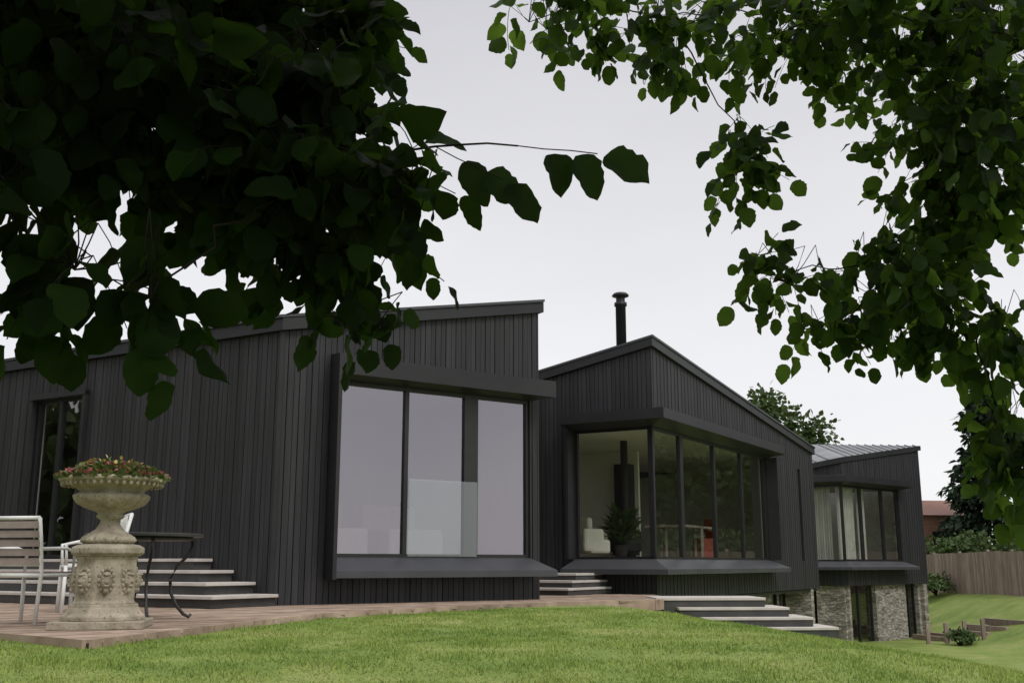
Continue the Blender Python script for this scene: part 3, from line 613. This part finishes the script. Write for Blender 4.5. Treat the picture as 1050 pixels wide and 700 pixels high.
# ---------------------------------------------------------------- furniture
tb=empty('bistro_table'); tx,ty=-3.98,11.6
mb=MB(); mb.lathe((tx,ty,0),[(.60,.865),(.615,.87),(.615,.895),(.60,.90),(.02,.902)],48); mb.obj('top',M_iron,tb)
mb=MB()
for k in range(4):
    t=k*math.pi/2+.5; c,s=math.cos(t),math.sin(t)
    pr=[(.50,.86),(.52,.78),(.46,.66),(.36,.55),(.30,.42),(.31,.28),(.38,.14),(.46,.05),(.52,.02),(.54,.05)]
    mb.tube([(tx+r*c,ty+r*s,z) for r,z in pr],.018,8)
mb.lathe((tx,ty,0),[(.30,.40),(.315,.40),(.315,.425),(.30,.425)],32); mb.lathe((tx,ty,0),[(.49,.83),(.51,.83),(.51,.86),(.49,.86)],32); mb.obj('legs',M_iron,tb,True)
def chair(x,y,rz,sc,slat=True,name='garden_chair'):
    e=empty(name,(x,y,0)); e.rotation_euler=(0,0,rz); e.scale=(sc,sc,sc)
    fr=MB()
    for sx in(-.25,.25):
        fr.tube([(sx,-.24,0),(sx,-.23,.44)],.018,8); fr.tube([(sx,.27,0),(sx,.24,.45),(sx,.28,.70),(sx*1.0,.33,.93)],.018,8)
        fr.tube([(sx,-.23,.44),(sx,-.24,.64),(sx,-.1,.67),(sx,.27,.66)],.016,8)
        fr.tube([(sx,-.23,.43),(sx,.25,.43)],.016,8)
    fr.tube([(-.25,-.23,.43),(.25,-.23,.43)],.016,8); fr.tube([(-.25,.25,.43),(.25,.25,.43)],.022,8); fr.tube([(-.25,.33,.93),(.25,.33,.93)],.018,8); fr.tube([(-.25,.255,.52),(.25,.255,.52)],.012,8)
    fr.obj('frame',M_white,e,True)
    sl=MB()
    for i in range(6): sl.box((0,-.20+.085*i,.452),.50,.07,.018)
    if slat:
        for i in range(5): sl.box((0,.262+.018*i,.55+.08*i),.50,.016,.062)
    else:
        for i in range(7): sl.box((-.21+.07*i,.292,.72),.018,.014,.40)
    sl.obj('slats',M_slat if slat else M_white,e)
    return e
chair(-4.82,10.85,2.95,1.10); chair(-5.30,13.5,-1.1,1.28,False)

# ---------------------------------------------------------------- fence + right side
fe=empty('timber_fence'); path=[(19.6,53),(20.4,44),(21.6,34),(23.5,22)]; mb=MB(); pm=MB()
for (x1,y1),(x2,y2) in zip(path[:-1],path[1:]):
    ln=math.hypot(x2-x1,y2-y1); a=math.atan2(y2-y1,x2-x1); k=0
    while k<ln:
        x=x1+(x2-x1)*k/ln; y=y1+(y2-y1)*k/ln; z=H(x,y); h=1.8+random.uniform(-.012,.012)
        mb.box((x+random.uniform(-.008,.008),y,z+h/2-.03),.12,.022,h,a); k+=.135
    k=0
    while k<ln:
        x=x1+(x2-x1)*k/ln; y=y1+(y2-y1)*k/ln; pm.box((x+.07,y,H(x,y)+.9),.1,.1,1.9,a); k+=2.4
mb.obj('boards',M_fence,fe); pm.obj('posts',M_fence,fe)
rt=empty('timber_garden_steps'); mb=MB()
for k in range(5):
    x=15.4+.55*k; y=40-.3*k; mb.box((x,y,H(x,y)+.06),.16,2.2,.22,.25)
for k in range(4): mb.box((14.6+.6*k,38.3-.12*k,-1.85+.07*k),.12,.12,.7)
mb.obj('sleepers',M_fence,rt)
def bush(name,c,r,n,sz,mat,low=True,parent=None):
    e=empty(name); cl=rng.normal(0,1,(max(6,n//60),3)); cl/=np.linalg.norm(cl,axis=1,keepdims=True); cl*=rng.uniform(.45,.85,(len(cl),1)); cl[:,2]=np.abs(cl[:,2])*1.0-.1
    idx=rng.integers(0,len(cl),n); off=rng.normal(0,.17,(n,3)); P=(cl[idx]+off)*np.array(r)+np.array(c)
    A=off+rng.normal(0,.15,(n,3))+np.array([0,0,-.05]); Nn=rng.normal(0,.6,(n,3))+cl[idx]*.8+np.array([0,0,.5])
    leafbatch('foliage',P,A,Nn,rng.uniform(.6,1.3,n)*sz,mat,e,low=True)
    w=MB()
    for k in range(min(7,len(cl))): w.tube([(c[0],c[1],c[2]-r[2]*.9),tuple(np.array(c)+cl[k]*np.array(r)*.7)],[.04,.01],5)
    w.obj('stems',M_bark,e); return e
bush('shrub',(15.4,37.6,-1.92),(.6,.5,.28),800,.10,M_bgleaf)
bush('shrub',(19.2,49,-.35),(.8,1.2,.5),1000,.14,M_bgleaf)
def bgtree(name,x,y,h,r,n,sz,mat=M_bgleaf,z0=None):
    z0=H(x,y) if z0 is None else z0; e=empty(name); w=MB(); w.tube([(x,y,z0-.2),(x+.1,y,z0+h*.3),(x-.1,y+.1,z0+h*.6),(x,y,z0+h*.85)],[.035*h,.026*h,.015*h,.004*h],9)
    nc=26; cs=[]
    for k in range(nc):
        t=rng.uniform(0,6.28); v=rng.uniform(-1,1)**1; rr=math.sqrt(max(0,1-v*v))*rng.uniform(.4,.9); cs.append((x+r*rr*math.cos(t),y+r*rr*math.sin(t),z0+h*.62+v*h*.33))
    cs.append((x,y,z0+h*.93)); cs=np.array(cs)
    for c in cs:
        w.tube([(x,y,z0+h*rng.uniform(.25,.5)),tuple((np.array([x,y,z0+h*.5])+c)/2+rng.normal(0,.2,3)),tuple(c)],[.012*h,.006*h,.002*h],5)
    w.obj('trunk',M_bark,e,True)
    idx=rng.integers(0,len(cs),n); cr=rng.uniform(.13,.26,len(cs))*r*1.4; off=rng.normal(0,.55,(n,3))*cr[idx][:,None]*np.array([1,1,.7]); P=cs[idx]+off
    A=off+rng.normal(0,.4,(n,3)); Nn=off*.8+rng.normal(0,.5,(n,3))+np.array([0,0,.6]); leafbatch('crown',P,A,Nn,rng.uniform(.6,1.3,n)*sz,mat,e,low=True)
def conifer(x,y,h,r,n):
    z0=H(x,y); e=empty('conifer_tree'); w=MB(); w.tube([(x,y,z0-.2),(x,y,z0+h)],[.02*h,.003*h],8); P=[];A=[]
    for k in range(int(h*11)):
        t=rng.random()**.8; zz=z0+h*(.08+.92*t); L=r*(1-t)**.75*rng.uniform(.6,1.1)+.15; a=rng.uniform(0,6.28); d=np.array([math.cos(a),math.sin(a),-.15]); w.tube([(x,y,zz),tuple(np.array([x,y,zz])+d*L)],[.03,.006],4)
        for j in range(int(n/(h*11))):
            s=rng.random()**.6*L; P.append(np.array([x,y,zz])+d*s+rng.normal(0,.11,3)*(1+L*.4)); A.append(d+rng.normal(0,.5,3)+np.array([0,0,-.3]))
    w.obj('trunk',M_bark,e); n=len(P); leafbatch('needles',np.array(P),np.array(A),rng.normal(0,.5,(n,3))+np.array([0,0,.7]),rng.uniform(.25,.6,n),M_conif,e,low=True,wide=.5)
bgtree('ash_tree',14.0,58,12.4,3.4,6000,.30)
bgtree('ash_tree',17.2,66,9.0,3.0,4000,.30)
conifer(27.6,61,11.4,3.6,12000)
conifer(31.2,60,10.5,3.4,9000)
bgtree('field_maple',25.0,76,7.6,3.6,5000,.3)
bgtree('field_maple',29.0,56,5.0,2.6,4000,.28)
for (x,y,h,r) in [(35,47,11,5),(40,60,12,6),(46,52,12,6),(-27,10,10,5),(-30,20,11,5.5),(-24,28,10,5),(-26,2,10,5)]: bgtree('offscreen_oak_tree',x,y,h,r,4500,.45)  # out-of-view oaks added for reflections; the left ones darken the door glass
def hedge(name,p,q,h,n,wd=.8,sz=.3):
    e=empty(name); t=rng.random(n); P=np.stack([p[0]+(q[0]-p[0])*t,p[1]+(q[1]-p[1])*t,np.zeros(n)],1); z0=(H(*p)+H(*q))/2
    hh=h*(1+.12*np.sin(t*40)+.08*np.sin(t*97)); P[:,2]=z0+hh*rng.random(n)**.6; P[:,:2]+=rng.normal(0,wd*.45,(n,2)); Nn=rng.normal(0,.7,(n,3))+np.array([0,-.3,.5]); leafbatch('foliage',P,rng.normal(0,1,(n,3)),Nn,rng.uniform(.4,1,n)*sz,M_bgleaf,e,low=True)
    w=MB(); m=14
    for k in range(m): x=p[0]+(q[0]-p[0])*k/m; y=p[1]+(q[1]-p[1])*k/m; w.tube([(x,y,z0-.2),(x+.1,y,z0+h*.8)],[.07,.02],5)
    w.obj('stems',M_bark,e)
hedge('hedge',(19,56.5),(42,50),2.6,15000,1.2)
hedge('hedge',(24,48),(26,22),3.0,12000,1.4)
hedge('offscreen_tall_hedge',(29,36),(46,63),8.5,16000,2.2,.75)  # unseen hedge added so the garden-facing panes reflect dark green
hedge('offscreen_tall_hedge',(-26,34),(-26,-4),5.5,12000,2.2,.75)  # unseen hedge added on the left to darken the door glass reflection
hedge('hedge',(-10,75),(60,80),3.5,15000,2)
bh=empty('brick_outbuilding'); bx,by=26.2,66; zb=H(bx,by); mb=MB(); mb.box((bx,by,zb+2.1),4.0,4,4.2,.15); mb.obj('walls',M_brick,bh)
mb=MB(); c,s=math.cos(.15),math.sin(.15)
def q(x,y,z): return (bx+x*c-y*s,by+x*s+y*c,z)
mb.add([q(-2.2,-2.3,zb+4.1),q(2.2,-2.3,zb+4.1),q(2.2,0,zb+5.1),q(-2.2,0,zb+5.1),q(-2.2,2.3,zb+4.1),q(2.2,2.3,zb+4.1)],[(0,1,2,3),(3,2,5,4),(0,3,4),(1,5,2)]); mb.obj('roof',simple('clay_tiles',(.18,.08,.055),(.26,.12,.08),scale=6),bh)
mb=MB(); mb.box(q(-1,-2.03,zb+2.6),.9,.08,1.1,.15); mb.obj('window',M_frame,bh)

# ---------------------------------------------------------------- world, sun, camera
W=bpy.data.worlds.new('World'); S.world=W; W.use_nodes=True; nt=W.node_tree; nt.nodes.clear(); N=nt.nodes.new; Lk=nt.links.new
out=N('ShaderNodeOutputWorld'); bg=N('ShaderNodeBackground'); bg.inputs[1].default_value=.1
sky=N('ShaderNodeTexSky'); sky.sky_type='NISHITA'; sky.sun_disc=False; sky.sun_elevation=math.radians(48); sky.sun_rotation=math.radians(140)
tc=N('ShaderNodeTexCoord'); sp=N('ShaderNodeSeparateXYZ'); Lk(tc.outputs['Generated'],sp.inputs[0])
gr=ramp(nt,sp.outputs['Z'],[(0.0,(9.7,9.65,9.8)),(.10,(9.4,9.35,9.55)),(.25,(8.7,8.65,8.95)),(.38,(7.8,7.75,8.05)),(.52,(6.8,6.75,7.1)),(1,(16,16,16.1))])
mp=N('ShaderNodeMapping'); mp.inputs['Scale'].default_value=(1,1,3.0); Lk(tc.outputs['Generated'],mp.inputs[0])
cn=N('ShaderNodeTexNoise'); cn.inputs['Scale'].default_value=1.6; cn.inputs['Detail'].default_value=5; Lk(mp.outputs[0],cn.inputs['Vector'])
cr=ramp(nt,cn.outputs['Fac'],[(.3,(.93,.93,.94)),(.7,(1.05,1.05,1.04))])
mul=N('ShaderNodeMix'); mul.data_type='RGBA'; mul.blend_type='MULTIPLY'; mul.inputs[0].default_value=1; Lk(gr,mul.inputs[6]); Lk(cr,mul.inputs[7])
mx=N('ShaderNodeMix'); mx.data_type='RGBA'; mx.inputs[0].default_value=.93; Lk(sky.outputs[0],mx.inputs[6]); Lk(mul.outputs[2],mx.inputs[7])
Lk(mx.outputs[2],bg.inputs[0]); Lk(bg.outputs[0],out.inputs[0])
sd=bpy.data.lights.new('sun','SUN'); sd.energy=1.5; sd.angle=math.radians(25); sd.color=(1,.97,.93); so=bpy.data.objects.new('sun',sd); S.collection.objects.link(so)
az=math.radians(140); el=math.radians(48); dirv=Vector((math.sin(az)*math.cos(el),math.cos(az)*math.cos(el),math.sin(el))); so.rotation_euler=dirv.to_track_quat('Z','Y').to_euler()
cd=bpy.data.cameras.new('camera'); cd.lens=37.03; cd.sensor_width=36; cd.clip_end=3000; cd.clip_start=.05
co=bpy.data.objects.new('camera',cd); co.location=(0,0,EYE); co.rotation_euler=(math.radians(90+11.92),0,0); S.collection.objects.link(co); S.camera=co
